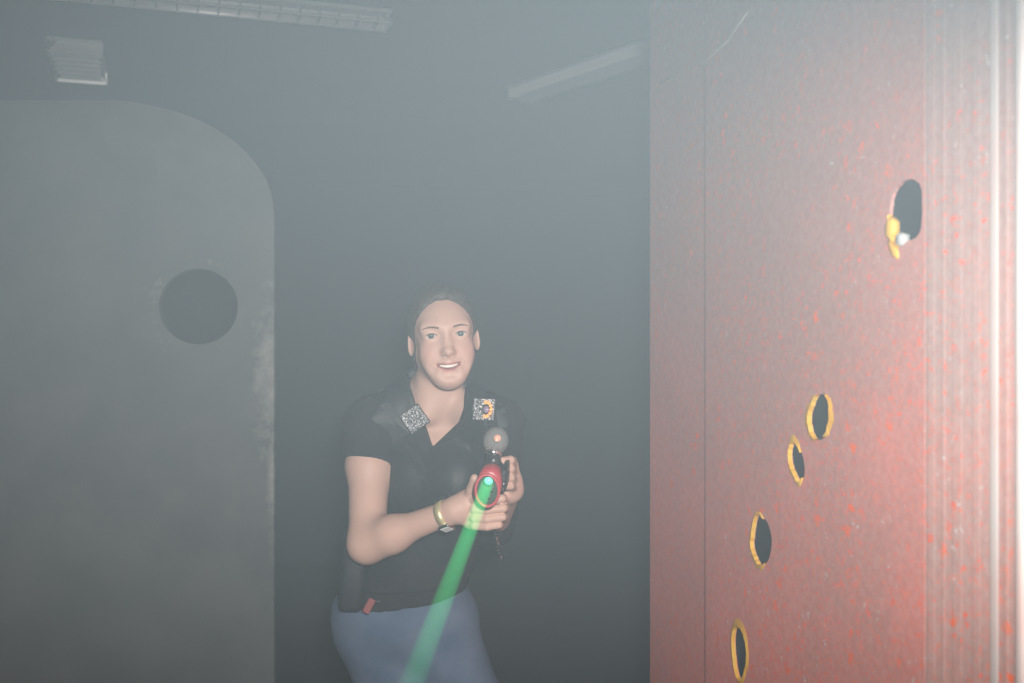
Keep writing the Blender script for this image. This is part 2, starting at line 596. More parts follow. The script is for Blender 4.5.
# ------------------------------------------------------------------ ceiling lights
def louvre_light(name, c, along, across, length, width, n_slat, label, height=0.05, slat_mat=None):
    """open recessed-reflector strip: housing, two reflector sides, cross slats, tube"""
    c = np.array(c); a = np.array(along); s = np.array(across)
    root = empty(name, (c[0], c[1], CEIL - height))
    tag(root, label, 'ceiling light', 'switched-off strip lights on the ceiling')
    zb, zt = CEIL - height, CEIL - 0.001
    pt = lambda x, y, z: c + a * x + s * y + np.array([0, 0, z - c[2]])
    L2, W2 = length / 2, width / 2
    bm = bmesh.new()
    # housing: flat top tray
    add_box(bm, pt(0, 0, zt - .007), (length, width, .014), Matrix((Vector(a), Vector(s), Vector((0, 0, 1)))).transposed(), .003)
    bm_obj('housing', bm, M_HOUSING, root)
    for sg in (-1, 1):                       # end plates, splayed
        bm = bmesh.new()
        q0 = [(sg * (L2 - .012), -W2 * .6, zt - .013), (sg * (L2 - .012), W2, zt - .013), (sg * L2, W2, zb), (sg * L2, -W2, zb)]
        add_loft(bm, [[pt(x, y, z) for x, y, z in q0], [pt(x - sg * .004, y, z) for x, y, z in q0]])
        bm_obj('end_plate', bm, M_REFLECT, root)
    bm = bmesh.new()                         # curved reflector wing along one side
    prof = []
    for k in range(9):
        t = k / 8
        prof.append((W2 - .004 - W2 * .55 * t ** 2.0, zb + .001 + (zt - .016 - zb) * t))
    prof2 = [(y + .003, z) for y, z in reversed(prof)]
    add_loft(bm, [[pt(x, y, z) for y, z in prof + prof2] for x in (-L2 + .006, L2 - .006)])
    bm_obj('reflector', bm, M_REFLECT, root, True)
    bm = bmesh.new()                         # thin rail on the open side
    add_box(bm, pt(0, -W2 + .003, zb + .003), (length - .012, .006, .006), Matrix((Vector(a), Vector(s), Vector((0, 0, 1)))).transposed())
    bm_obj('rail', bm, M_HOUSING, root)
    sh = None
    for k in range(n_slat):
        x = -L2 + .012 + (length - .024) * (k + .5) / n_slat
        if sh is None:
            bm = bmesh.new()
            prof = [(-W2 + .007, zb + .002), (W2 - .008, zb + .002), (W2 * .42, zt - .017), (-W2 * .45, zt - .017)]
            base_x = x
            add_loft(bm, [[pt(x - .002, y, z) for y, z in prof], [pt(x + .002, y, z) for y, z in prof]])
            sh = bm_obj('slat', bm, slat_mat or M_SLAT, root)
        else:
            o = sh.copy(); COL.objects.link(o)
            o.location = Vector(a * (x - base_x))
    bm = bmesh.new()
    add_tube(bm, [pt(-L2 + .02, -width * .1, zb + .026), pt(L2 - .02, -width * .1, zb + .026)], 0.006, 10)
    bm_obj('tube', bm, M_DIFF, root, True)
    return root


ZB = CEIL - 0.05
HB = ZB - CZ


def ceil_pt(u, v, up=0.025):
    """a pixel on the underside of the ceiling fittings (up = height over their lower edge)"""
    d = (HB + up) * F / (341.5 - v)
    return np.array([(u - 512) * d / F, d, ZB])


# long louvred strip over the middle of the arena
pa = ceil_pt(389, 19, 0.03)                               # its far end, mid width
LA = 1.10
louvre_light('louvred_strip_light', pa - E1 * LA / 2, E1, E2, LA, 0.105, 17, 'long louvred aluminium strip light on the ceiling, the longest of the three')
# short louvred unit near the back wall
q = [ceil_pt(50, 42), ceil_pt(112, 47), ceil_pt(101, 76), ceil_pt(50.6, 73)]
qc = sum(q) / 4
louvre_light('louvred_box_light', qc, E2, E1, 0.46, 0.19, 6, 'short boxy louvred ceiling light with bright reflector, above the grey porthole screen', 0.06, M_HOUSING)
# plain batten with prism diffuser, running towards the red partition
b0, b1 = ceil_pt(521, 95.5, .02), ceil_pt(652, 52, .02)
bd = (b1 - b0) / np.linalg.norm(b1 - b0)
bs = np.array([-bd[1], bd[0], 0.0])
LB = 1.35
root = empty('batten_light', tuple(b0 + bd * LB / 2))
tag(root, 'plain closed strip light with pale prism diffuser and no louvres on the ceiling', 'ceiling light', 'switched-off strip lights on the ceiling')
bpt = lambda x, y, z: b0 + bd * x + bs * y + np.array([0, 0, z])
bm = bmesh.new()
prof = [(-.068, .049), (-.068, .038), (.068, .038), (.068, .049)]
add_loft(bm, [[bpt(x, y, z) for y, z in prof] for x in (0, LB)])
bm_obj('housing', bm, M_HOUSING, root)
bm = bmesh.new()
prof = [(-.067, .0378), (-.065, .004), (-.061, .0), (.061, .0), (.065, .004), (.067, .0378)]
add_loft(bm, [[bpt(x, y, z) for y, z in prof] for x in (.02, LB - .02)])
bm_obj('diffuser', bm, M_DIFF, root)
for x0 in (-.004, LB - .02):
    bm = bmesh.new()
    prof2 = [(-.070, .0495), (-.070, .034), (-.067, .001), (-.062, -.002), (.062, -.002), (.067, .001), (.070, .034), (.070, .0495)]
    add_loft(bm, [[bpt(x, y, z) for y, z in prof2] for x in (x0, x0 + .024)])
    bm_obj('end_cap', bm, M_HOUSING, root)


# ------------------------------------------------------------------ signed-distance modelling of the figure
def smin(a, b, k):
    if k <= 0: return np.minimum(a, b)
    h = np.maximum(k - np.abs(a - b), 0.0) / k
    return np.minimum(a, b) - h * h * k * 0.25


def smax(a, b, k):
    return -smin(-a, -b, k)


class Field:
    def __init__(self, xs, ys, zs):
        self.ax = [np.asarray(a, dtype=np.float32) for a in (xs, ys, zs)]
        self.D = np.full([len(a) for a in self.ax], 1.0, dtype=np.float32)

    def box(self, lo, hi):
        sl, g = [], []
        for a, l, h in zip(self.ax, lo, hi):
            i0, i1 = np.searchsorted(a, l), np.searchsorted(a, h)
            sl.append(slice(i0, i1)); g.append(a[i0:i1])
        return tuple(sl), np.meshgrid(*g, indexing='ij', sparse=True)

    def put(self, lo, hi, fn, k=0.0, op='add'):
        sl, (X, Y, Z) = self.box(lo, hi)
        if any(s.stop <= s.start for s in sl): return
        d = fn(X, Y, Z).astype(np.float32)
        if op == 'add': self.D[sl] = smin(self.D[sl], d, k)
        elif op == 'sub': self.D[sl] = smax(self.D[sl], -d, k)
        elif op == 'int': self.D[sl] = smax(self.D[sl], d, k)

    def cone(self, a, b, r1, r2, k=0.0, op='add', pad=0.05):
        a = np.asarray(a, float); b = np.asarray(b, float)
        m = max(r1, r2) + pad
        ba = b - a
        L2 = float(ba @ ba) + 1e-12

        def fn(X, Y, Z):
            h = np.clip(((X - a[0]) * ba[0] + (Y - a[1]) * ba[1] + (Z - a[2]) * ba[2]) / L2, 0, 1)
            return np.sqrt((X - a[0] - ba[0] * h) ** 2 + (Y - a[1] - ba[1] * h) ** 2 + (Z - a[2] - ba[2] * h) ** 2) - (r1 + (r2 - r1) * h)
        self.put(np.minimum(a, b) - m, np.maximum(a, b) + m, fn, k, op)

    def chain(self, pts, rs, k=0.0):
        for i in range(len(pts) - 1):
            self.cone(pts[i], pts[i + 1], rs[i], rs[i + 1], k)

    def ell(self, c, r, R=None, k=0.0, op='add', pad=0.05):
        c = np.asarray(c, float); r = np.asarray(r, float)
        R = np.eye(3) if R is None else np.asarray(R)       # rows = local axes
        ext = np.sqrt(((R * r[:, None]) ** 2).sum(0)) + pad

        def fn(X, Y, Z):
            dx, dy, dz = X - c[0], Y - c[1], Z - c[2]
            q = [(dx * R[i, 0] + dy * R[i, 1] + dz * R[i, 2]) for i in range(3)]
            k0 = np.sqrt(sum((q[i] / r[i]) ** 2 for i in range(3)))
            k1 = np.sqrt(sum((q[i] / r[i] ** 2) ** 2 for i in range(3))) + 1e-9
            return k0 * (k0 - 1.0) / k1
        self.put(c - ext, c + ext, fn, k, op)

    def mesh(self, name):
        D = self.D
        ins = D < 0
        xs, ys, zs = self.ax
        nx, ny, nz = D.shape
        cells, pos, quads = [], [], []
        for ax in range(3):
            s0 = [slice(None)] * 3; s1 = [slice(None)] * 3
            s0[ax] = slice(0, -1); s1[ax] = slice(1, None)
            idx = np.argwhere(ins[tuple(s0)] != ins[tuple(s1)])
            o = [i for i in range(3) if i != ax]
            ok = np.ones(len(idx), bool)
            for i in o:
                ok &= (idx[:, i] > 0) & (idx[:, i] < D.shape[i] - 1)
            idx = idx[ok]
            if not len(idx): continue
            j = idx.copy(); j[:, ax] += 1
            d0 = D[idx[:, 0], idx[:, 1], idx[:, 2]]; d1 = D[j[:, 0], j[:, 1], j[:, 2]]
            t = d0 / (d0 - d1)
            p = np.stack([self.ax[i][idx[:, i]] for i in range(3)], 1).astype(np.float64)
            p[:, ax] += t * (self.ax[ax][j[:, ax]] - self.ax[ax][idx[:, ax]])
            cc = []
            for da, db in ((-1, -1), (0, -1), (0, 0), (-1, 0)):
                c = idx.copy(); c[:, o[0]] += da; c[:, o[1]] += db
                cid = (c[:, 0].astype(np.int64) * ny + c[:, 1]) * nz + c[:, 2]
                cc.append(cid); cells.append(cid); pos.append(p)
            qd = np.stack(cc, 1)
            flip = (d0 > 0) ^ (ax == 1)
            qd[flip] = qd[flip][:, ::-1]
            quads.append(qd)
        cells = np.concatenate(cells); pos = np.concatenate(pos); quads = np.concatenate(quads)
        uq, inv = np.unique(cells, return_inverse=True)
        cnt = np.bincount(inv)
        V = np.stack([np.bincount(inv, pos[:, i]) / cnt for i in range(3)], 1)
        Q = np.searchsorted(uq, quads)
        me = bpy.data.meshes.new(name)
        me.vertices.add(len(V)); me.vertices.foreach_set('co', V.astype(np.float32).ravel())
        me.loops.add(Q.size); me.loops.foreach_set('vertex_index', Q.astype(np.int32).ravel())
        me.polygons.add(len(Q))
        me.polygons.foreach_set('loop_start', np.arange(0, Q.size, 4, dtype=np.int32))
        me.polygons.foreach_set('loop_total', np.full(len(Q), 4, dtype=np.int32))
        me.update(calc_edges=True)
        me.validate()
        return me, V, Q


def axis_pts(*spans):
    """spans: (start, end, step) joined"""
    out = []
    for s, e, st in spans:
        out.append(np.arange(s, e - 1e-9, st))
    out.append([spans[-1][1]])
    return np.concatenate(out)


# ---- joints
YAW, ROLL = math.radians(8), math.radians(5)
hx = np.array([math.cos(YAW), math.sin(YAW), 0]); hy = np.array([math.sin(YAW), -math.cos(YAW), 0]); hz_ = np.array([0, 0, 1.0])
hx, hz_ = hx * math.cos(ROLL) + hz_ * math.sin(ROLL), hz_ * math.cos(ROLL) - hx * math.sin(ROLL)
HR_ = np.stack([hx, hy, hz_])                     # rows: head axes
HC = np.array([-0.1405 - 0.085 * math.sin(YAW), 2.365, CZ + 0.0145])
H = lambda x, y, z: HC + hx * x + hy * y + hz_ * z

NB = P(431, 402, 2.425)
SR, SL = P(370, 424, 2.42), P(498, 424, 2.345)
ER, WR = P(367, 544, 2.285), P(455, 510, 2.20)
EL, WL = P(491, 522, 2.42), P(509, 489, 2.215)
CHEST, ABD, PEL = P(432, 474, 2.445), P(419, 548, 2.475), P(404, 616, 2.50)
HIPR, HIPL = P(382, 645, 2.50), P(440, 645, 2.49)
KNR, KNL = P(440, 815, 2.42), P(522, 812, 2.40)
ANR, ANL = np.array([KNR[0] - .02, 2.56, .09]), np.array([KNL[0] + .03, 2.52, .09])
ty = math.radians(-17)
TR = np.stack([[math.cos(ty), math.sin(ty), 0], [-math.sin(ty), math.cos(ty), 0], [0, 0, 1]])  # torso turned


def torso(f, grow=0.0, arms=True, k=0.06):
    g = grow
    f.ell(CHEST, (.138 + g, .092 + g, .150 + g), TR, 0, pad=.08)
    f.ell(ABD, (.122 + g, .092 + g, .140 + g), TR, k, pad=.08)
    f.ell(PEL, (.168 + g, .118 + g, .115 + g), None, k, pad=.08)
    f.ell(P(414, 482, 2.375), (.046 + g, .038 + g, .050 + g), TR, .04, pad=.08)
    f.ell(P(455, 480, 2.345), (.046 + g, .038 + g, .050 + g), TR, .04, pad=.08)
    nb = P(430, 393, 2.445)
    f.cone(nb, SR, .040 + g, .050 + g, .05, pad=.08)
    f.cone(nb, SL, .040 + g, .050 + g, .05, pad=.08)


def legs(f, g=0.0):
    f.cone(HIPR, KNR, .086 + g, .056 + g, .04, pad=.08)
    f.cone(HIPL, KNL, .084 + g, .056 + g, .04, pad=.08)
    f.cone(KNR, ANR, .054 + g, .036 + g, .03, pad=.08)
    f.cone(KNL, ANL, .054 + g, .036 + g, .03, pad=.08)


# ---- body
X0, X1 = -.46, .10
body = Field(axis_pts((X0, -.255, .004), (-.255, .02, .0022), (.02, X1, .004)),
             axis_pts((2.04, 2.50, .0024), (2.50, 2.74, .005)),
             axis_pts((0.0, 1.00, .007), (1.00, 1.40, .0026), (1.40, 1.68, .0022)))
# right hand (on the grip)
rows = [(499.5, .0088, 503), (509, .0090, 504.5), (518, .0087, 503.5), (526, .0076, 500)]
for v, r, ue in rows:
    body.chain([P(470, v - 1, 2.195), P(475, v, 2.172), P(487, v + 1, 2.160), P(ue - 1, v - 1, 2.166), P(ue + 1, v - 1, 2.186), P(ue - 9, v, 2.205)],
               [r * 1.15, r * 1.12, r * 1.02, r * .98, r * .9, r * .8], .0015)
body.chain([P(468, 502, 2.195), P(471.5, 489, 2.172), P(474.5, 478, 2.150)], [.0125, .0105, .0082], .003)
hb = body.D.copy()
body.D[:] = 1.0
body.cone(P(468, 500, 2.20), P(471, 521, 2.20), .021, .017, 0)
body.cone(WR, P(468, 505, 2.195), .0240, .023, .02)
# left hand (round the barrel)
for v, r in ((460, .0083), (468.5, .0086), (477.5, .0084), (486, .0074)):
    body.chain([P(512.5, v + 5, 2.205), P(512.5, v + 1, 2.172), P(510.5, v, 2.150), P(503, v + 1, 2.138), P(498, v + 3, 2.150)],
               [r * 1.1, r * 1.12, r * 1.08, r, r * .85], .0015)
body.chain([P(509, 480, 2.215), P(503, 470, 2.20), P(499, 464, 2.185)], [.0125, .0105, .0085], .003)
body.cone(P(511, 466, 2.212), P(510, 485, 2.218), .0165, .017, .006)
body.cone(WL, P(511, 480, 2.216), .026, .020, .016)
body.D[:] = smin(body.D, hb, .004)
del hb
body.cone(ER, WR, .035, .0240, .02)
fm = ER * .72 + WR * .28
body.ell(fm, (.034, .034, .034), None, .04)
body.cone(SR, SR * .65 + ER * .35, .040, .047, .02)
body.cone(SR * .65 + ER * .35, ER, .046, .0385, .03)
body.cone(EL, WL, .040, .0265, .02)
body.cone(SL, EL, .040, .040, .02)
torso(body, -.008)
legs(body)
body.cone(H(0, -.022, -.055), NB, .050, .055, .03)
body.cone(H(.035, -.02, -.07), NB + np.array([.0, -.045, -.025]), .014, .012, .025)
body.cone(H(-.035, -.02, -.07), NB + np.array([-.012, -.045, -.025]), .014, .012, .025)
for s, nm in ((1, ANL), (-1, ANR)):          # feet
    body.ell(nm + np.array([.0, -.07, -.045]), (.042, .115, .036), None, .03)
# head
body.ell(H(0, -.018, .026), (.0670, .091, .082), HR_, .02)
body.ell(H(0, .024, -.026), (.0555, .066, .077), HR_, .03)
body.ell(H(0, .032, .018), (.0540, .053, .048), HR_, .025)
body.ell(H(0, .066, -.0915), (.020, .020, .0170), HR_, .03)
for s in (-1, 1):
    body.cone(H(s * .042, .000, -.046), H(s * .011, .056, -.0905), .013, .014, .035)
    body.ell(H(s * .032, .060, -.042), (.024, .022, .028), HR_, .03)
    body.cone(H(s * .014, .078, .0180), H(s * .044, .068, .0170), .007, .006, .022)
body.cone(H(0, .080, .010), H(0, .0985, -.033), .0060, .0080, .018)
body.ell(H(0, .1010, -.0365), (.0098, .0095, .0082), HR_, .009)
for s in (-1, 1):
    body.ell(H(s * .0115, .0935, -.0405), (.0064, .0085, .0062), HR_, .007)
    body.ell(H(s * .0058, .0985, -.0465), (.0034, .006, .0030), HR_, .002, 'sub', .01)
for s in (-1, 1):                                   # sockets, lids, opening
    body.ell(H(s * .032, .095, .000), (.0190, .0125, .0090), HR_, .016, 'sub', .03)
    body.ell(H(s * .032, .0705, .000), (.0170, .0142, .0132), HR_, .008)
    body.ell(H(s * .032, .0880, -.0006), (.0145, .0100, .0052), HR_, .0012, 'sub', .015)
# mouth: lips round a part-open smile
MZ = -.0685


def mouth_arc(z0, y0, half, bend_y, bend_z, n=9):
    out = []
    for i in range(n):
        t = -1 + 2 * i / (n - 1)
        out.append(H(half * t, y0 - bend_y * t * t, z0 + bend_z * t * t))
    return out


body.ell(H(0, .066, -.070), (.036, .022, .030), HR_, .03)
SMILE = lambda x: MZ + .0065 * (x / .027) ** 2
GAP = lambda x: .0036 * np.clip(1 - (x / .0225) ** 2, 0, 1)
up = mouth_arc(MZ + .0062, .0915, .0270, .0130, .0010)
lo = mouth_arc(MZ - .0080, .0890, .0270, .0110, .0140)
for i in range(8):
    ta = 1 - abs(-1 + 2 * (i + .5) / 8) ** 2
    body.cone(up[i], up[i + 1], .0012 + .0020 * ta, .0012 + .0020 * ta, .006)
    body.cone(lo[i], lo[i + 1], .0012 + .0032 * ta, .0012 + .0032 * ta, .006)


def parting(X, Y, Z):
    x = (X - HC[0]) * hx[0] + (Y - HC[1]) * hx[1] + (Z - HC[2]) * hx[2]
    y = (X - HC[0]) * hy[0] + (Y - HC[1]) * hy[1] + (Z - HC[2]) * hy[2]
    z = (X - HC[0]) * hz_[0] + (Y - HC[1]) * hz_[1] + (Z - HC[2]) * hz_[2]
    return np.maximum(np.maximum(np.abs(z - SMILE(x)) - GAP(x) - .0004, np.abs(x) - .0235), np.maximum(.076 - .006 * (x / .0235) ** 2 - y, y - .11))


mc = H(0, .085, MZ)
body.put(mc - .04, mc + .04, parting, .001, 'sub')
body.cone(H(-.010, .0945, -.0845), H(.010, .0945, -.0845), .006, .006, .018, 'sub', .02)
# soft smile folds
for s in (-1, 1):
    body.cone(H(s * .023, .0985, -.048), H(s * .036, .0905, -.070), .0050, .0045, .020, 'sub', .02)
# ears
for s in (-1, 1):
    er = np.stack([hx * math.cos(.35) + hy * s * math.sin(.35) * -1, hy * math.cos(.35) + hx * s * math.sin(.35), hz_])
    body.ell(H(s * .0735, -.012, -.016), (.0060, .0155, .0250), er, .006)
    body.ell(H(s * .0810, -.010, -.012), (.006, .0085, .0140), er, .004, 'sub', .015)
me, BV, BQ = body.mesh('person')
# skin tint per vertex: lips, cheeks, nose tip (the skin's own colouring)
loc = (BV - HC) @ HR_.T
SKIN = np.array([.56, .355, .285]); LIP = np.array([.45, .17, .16]); PINK = np.array([.57, .305, .25])
colr = np.tile(SKIN, (len(BV), 1))


def blend(w, c):
    global colr
    colr = colr * (1 - w[:, None]) + np.array(c) * w[:, None]


for s in (-1, 1):
    blend(.6 * np.exp(-(((loc[:, 0] - s * .042) / .02) ** 2 + ((loc[:, 2] + .038) / .02) ** 2)) * (loc[:, 1] > .03), PINK)
front = loc[:, 1] > .060
lx_, lz_ = loc[:, 0], loc[:, 2]
q_ = np.clip(1 - (lx_ / .0275) ** 2, 0, 1)
top_ = SMILE(lx_) + GAP(lx_) + .0062 * q_ ** .5 - .0012 * np.exp(-(lx_ / .004) ** 2)
bot_ = SMILE(lx_) - GAP(lx_) - .0082 * q_ ** .6
wl_ = np.clip((top_ - lz_) / .0015 + .5, 0, 1) * np.clip((lz_ - bot_) / .0015 + .5, 0, 1) * (np.abs(lx_) < .0275)
blend(wl_ * front * .85, LIP)
inm = (np.abs(lz_ - SMILE(lx_)) < GAP(lx_) + .0002) & (loc[:, 1] > .05) & (loc[:, 1] < .0835) & (np.abs(lx_) < .023)
blend(inm * 1.0, (.16, .05, .05))
attr = me.color_attributes.new('skin_tint', 'FLOAT_COLOR', 'POINT')
attr.data.foreach_set('color', np.concatenate([colr, np.ones((len(BV), 1))], 1).astype(np.float32).ravel())
M_SKIN = mat('skin', tuple(SKIN), 0.5, bump=(160, 0.06, 0.001), spec=0.35)
nt = M_SKIN.node_tree
an = nt.nodes.new('ShaderNodeVertexColor'); an.layer_name = 'skin_tint'
nt.links.new(an.outputs['Color'], nt.nodes['Principled BSDF'].inputs['Base Color'])
nt.nodes['Principled BSDF'].inputs['Subsurface Weight'].default_value = 0.08
nt.nodes['Principled BSDF'].inputs['Subsurface Radius'].default_value = (.012, .005, .003)
person = link('person', me, M_SKIN, None, True)
tag(person, 'smiling person in black v-neck and jeans aiming a laser gun', 'person')
del body

# ---- eyes, brows, teeth
M_EYE = bpy.data.materials.new('eye')
M_EYE.use_nodes = True
nt = M_EYE.node_tree
b = nt.nodes['Principled BSDF']; b.inputs['Roughness'].default_value = .12
tc = nt.nodes.new('ShaderNodeTexCoord')
ln = nt.nodes.new('ShaderNodeVectorMath'); ln.operation = 'LENGTH'
mp = nt.nodes.new('ShaderNodeVectorMath'); mp.operation = 'MULTIPLY'; mp.inputs[1].default_value = (1, 0, 1)
nt.links.new(tc.outputs['Object'], mp.inputs[0]); nt.links.new(mp.outputs[0], ln.inputs[0])
rp = nt.nodes.new('ShaderNodeValToRGB'); rp.color_ramp.interpolation = 'LINEAR'
rp.color_ramp.elements[0].position = 0.0; rp.color_ramp.elements[0].color = (.01, .01, .01, 1)
rp.color_ramp.elements[1].position = 1.0; rp.color_ramp.elements[1].color = (.55, .53, .51, 1)
for p_, c_ in ((.20, (.01, .01, .01, 1)), (.24, (.10, .12, .12, 1)), (.50, (.07, .08, .08, 1)), (.55, (.55, .53, .51, 1))):
    rp.color_ramp.elements.new(p_).color = c_
ml = nt.nodes.new('ShaderNodeMath'); ml.operation = 'MULTIPLY'; ml.inputs[1].default_value = 1 / .0128
nt.links.new(ln.outputs['Value'], ml.inputs[0]); nt.links.new(ml.outputs[0], rp.inputs['Fac'])
nt.links.new(rp.outputs['Color'], b.inputs['Base Color'])
for s in (-1, 1):
    bm = bmesh.new()
    bmesh.ops.create_uvsphere(bm, u_segments=24, v_segments=16, radius=.0128)
    me = bpy.data.meshes.new('eye'); bm.to_mesh(me); bm.free()
    o = link('eye', me, M_EYE, person, True)
    o.location = Vector(H(s * .032, .0722, .000))
    gz_ = (np.array([0.0, 0.0, CZ]) - np.array(o.location)); gz_ /= np.linalg.norm(gz_)
    o.rotation_euler = Vector((0, -1, 0)).rotation_difference(Vector(gz_)).to_euler()
M_HAIR = mat('brown_hair', (.030, .021, .016), .6, noise=((.055, .040, .030), 60.0), bump=(220, .5, .002))
M_BROW = mat('brow_hair', (.13, .085, .06), .7)
body_bvh = BVHTree.FromPolygons([tuple(v) for v in BV], [tuple(q_) for q_ in BQ])


def cast(bvh, p_from, direction, off=0.0):
    h, nrm, _, _ = bvh.ray_cast(Vector(p_from), Vector(direction).normalized())
    if h is None: return None, None
    if nrm.dot(Vector(direction)) > 0: nrm = -nrm
    return h + nrm * off, nrm


for s in (-1, 1):
    bm = bmesh.new()
    pts, rs = [], []
    for i in range(9):
        t = i / 8
        x = .0155 + .034 * t
        z = .0155 + .0050 * math.sin(t * math.pi * .8) - .0035 * t
        h, _ = cast(body_bvh, H(s * x, .16, z), -hy, -.0004)
        pts.append(h); rs.append(.0026 * (.75 + .25 * math.sin(t * 3.14)) * (1 - .55 * t ** 1.5))
    add_tube(bm, pts, rs, 8)
    bm_obj('eyebrow', bm, M_BROW, person, True)
    bm = bmesh.new()                              # lash line
    pts = []
    for i in range(9):
        t = -1 + 2 * i / 8
        h, _ = cast(body_bvh, H(s * .032 + .0122 * t, .16, .0050 * (1 - t * t) + .0003), -hy, .0002)
        pts.append(h)
    add_tube(bm, pts, [.0010] * 9, 6)
    bm_obj('eyelash', bm, mat('lash', (.05, .035, .03), .7) if s < 0 else bpy.data.materials['lash'], person, True)
bm = bmesh.new()
ring = []
for dz_ in (.0046, -.0022):
    ring.append([H(.0195 * t, .0850 - .007 * t * t, SMILE(.0195 * t) + dz_ * (1 - .55 * t * t)) for t in np.linspace(-1, 1, 15)] + [H(.0195 * t, .0790 - .007 * t * t, SMILE(.0195 * t) + dz_ * (1 - .55 * t * t)) for t in np.linspace(1, -1, 15)])
add_loft(bm, ring)
bm_obj('teeth', bm, mat('tooth_enamel', (.80, .77, .70), .25), person, True)

# ---- hair, pulled back and tied
hair = Field(axis_pts((HC[0] - .12, HC[0] + .12, .0028)), axis_pts((2.22, 2.58, .0028)), axis_pts((1.34, 1.70, .0028)))
hair.ell(H(0, -.020, .027), (.0765, .0985, .0900), HR_, 0)
hair.ell(H(0, -.004, .036), (.0710, .088, .0800), HR_, .01)
hair.ell(H(0, -.030, -.020), (.0730, .085, .070), HR_, .03)
hair.ell(H(0, -.060, -.065), (.064, .045, .060), HR_, .03)
X, Y, Z = np.meshgrid(*hair.ax, indexing='ij', sparse=True)
lx = (X - HC[0]) * hx[0] + (Y - HC[1]) * hx[1] + (Z - HC[2]) * hx[2]
ly = (X - HC[0]) * hy[0] + (Y - HC[1]) * hy[1] + (Z - HC[2]) * hy[2]
lz = (X - HC[0]) * hz_[0] + (Y - HC[1]) * hz_[1] + (Z - HC[2]) * hz_[2]
# hairline: keep only behind this curve
zz = np.clip(lz, -.10, .12)
line = np.interp(zz, [-.10, -.045, -.02, .01, .03, .055, .075, .090, .12], [-.040, -.034, -.018, .026, .042, .050, .053, .062, .100]) + .06 * np.maximum(.065 - np.abs(lx), 0) * np.clip((lz - .03) / .04, 0, 1) + .0012 * np.sin(lx * 260 + 2 * np.sin(lz * 190))
groove = .0005 * np.sin(np.arctan2(lx, lz + .02) * 46 + ly * 20)
hair.D = smax(hair.D + groove.astype(np.float32), ((ly - line) * .45).astype(np.float32), .010).astype(np.float32)
# leave the ears free
for s in (-1, 1):
    hair.ell(H(s * .086, -.010, -.020), (.018, .019, .026), HR_, .008, 'sub', .03)
hair.ell(H(0, -.125, .010), (.028, .028, .026), HR_, .02)
hair.chain([H(0, -.140, .005), H(.005, -.150, -.05), H(.0, -.135, -.11), H(0, -.12, -.15)], [.020, .026, .020, .008], .01)
me, HV, HQ = hair.mesh('hair')
link('hair', me, M_HAIR, person, True)
bm = bmesh.new()
tc_ = [H(.024 * math.cos(a), -.128 - .004 * math.sin(a), .004 + .024 * math.sin(a)) for a in np.linspace(0, 2 * math.pi, 17)]
add_tube(bm, tc_, .005, 8, False)
bm_obj('hair_tie', bm, M_BLACK, person, True)

# ---- shirt
M_SHIRT = mat('black_cotton', (.014, .015, .018), .85, bump=(35, .5, .006), spec=.2)
M_VEST = mat('black_nylon', (.011, .013, .016), .55, bump=(60, .4, .004), spec=.35)
M_JEANS = mat('blue_denim', (.075, .115, .19), .85, noise=((.115, .155, .235), 14.0), bump=(300, .5, .001), spec=.2)
GR = (axis_pts((X0 - .03, .14, .005)), axis_pts((2.16, 2.72, .005)), axis_pts((.74, 1.47, .005)))


def vneck(f, pts, k=.004):
    """cut a neck opening through the front of a garment"""
    X, Y, Z = np.meshgrid(*f.ax, indexing='ij', sparse=True)
    d = None
    # convex polygon given by half planes (x, z)
    n_ = len(pts)
    for i in range(n_):
        (x0, z0), (x1, z1) = pts[i], pts[(i + 1) % n_]
        l = math.hypot(x1 - x0, z1 - z0)
        e = ((X - x0) * (z1 - z0) - (Z - z0) * (x1 - x0)) / l
        d = e if d is None else np.maximum(d, e)
    d = np.maximum(d, Y - (NB[1] + .005))
    f.D = smax(f.D, -d.astype(np.float32), k).astype(np.float32)


def px_poly(pxs, d):
    pts = [(P(u, v, d)[0], P(u, v, d)[2]) for u, v in pxs]
    a = sum(pts[i][0] * pts[(i + 1) % len(pts)][1] - pts[(i + 1) % len(pts)][0] * pts[i][1] for i in range(len(pts)))
    return pts if a > 0 else pts[::-1]


V_PX = [(402, 366), (432.5, 447), (459, 422), (464, 408), (466, 366)]


def cut_plane(f, p, nrm, k=.004, box=None):
    nrm = np.asarray(nrm, float); nrm /= np.linalg.norm(nrm)
    fn = lambda X, Y, Z: (X - p[0]) * nrm[0] + (Y - p[1]) * nrm[1] + (Z - p[2]) * nrm[2]
    if box is None: box = ([-9] * 3, [9] * 3)
    f.put(box[0], box[1], fn, k, 'int')


def fold(f, amp, fx, fz):
    X, Y, Z = np.meshgrid(*f.ax, indexing='ij', sparse=True)
    f.D += (amp * np.sin(X * fx + Z * fz * .6 + 2 * np.sin(Z * 9)) * np.sin(Z * fz + X * fx * .3 + Y * 11)).astype(np.float32)


sl_ = Field(*GR)                                    # right sleeve
sl_.cone(SR, SR * .35 + ER * .65, .058, .056)
cut_plane(sl_, P(368, 464, 2.37), ER - SR + np.array([-.055, 0, -.04]))
s2 = Field(*GR)                                     # left sleeve
s2.cone(SL, EL, .058, .058)
shirt = Field(*GR)
torso(shirt, .008)
shirt.D = smin(smin(shirt.D, sl_.D, .02), s2.D, .02)
fold(shirt, .003, 40, 55)
cut_plane(shirt, P(404, 606, 2.40), (.12, .28, -1.0))
vneck(shirt, px_poly(V_PX, 2.36))
me, SV, SQ = shirt.mesh('shirt')
link('shirt', me, M_SHIRT, person, True)

# ---- vest of the game kit
vest = Field(*GR)
torso(vest, .015)
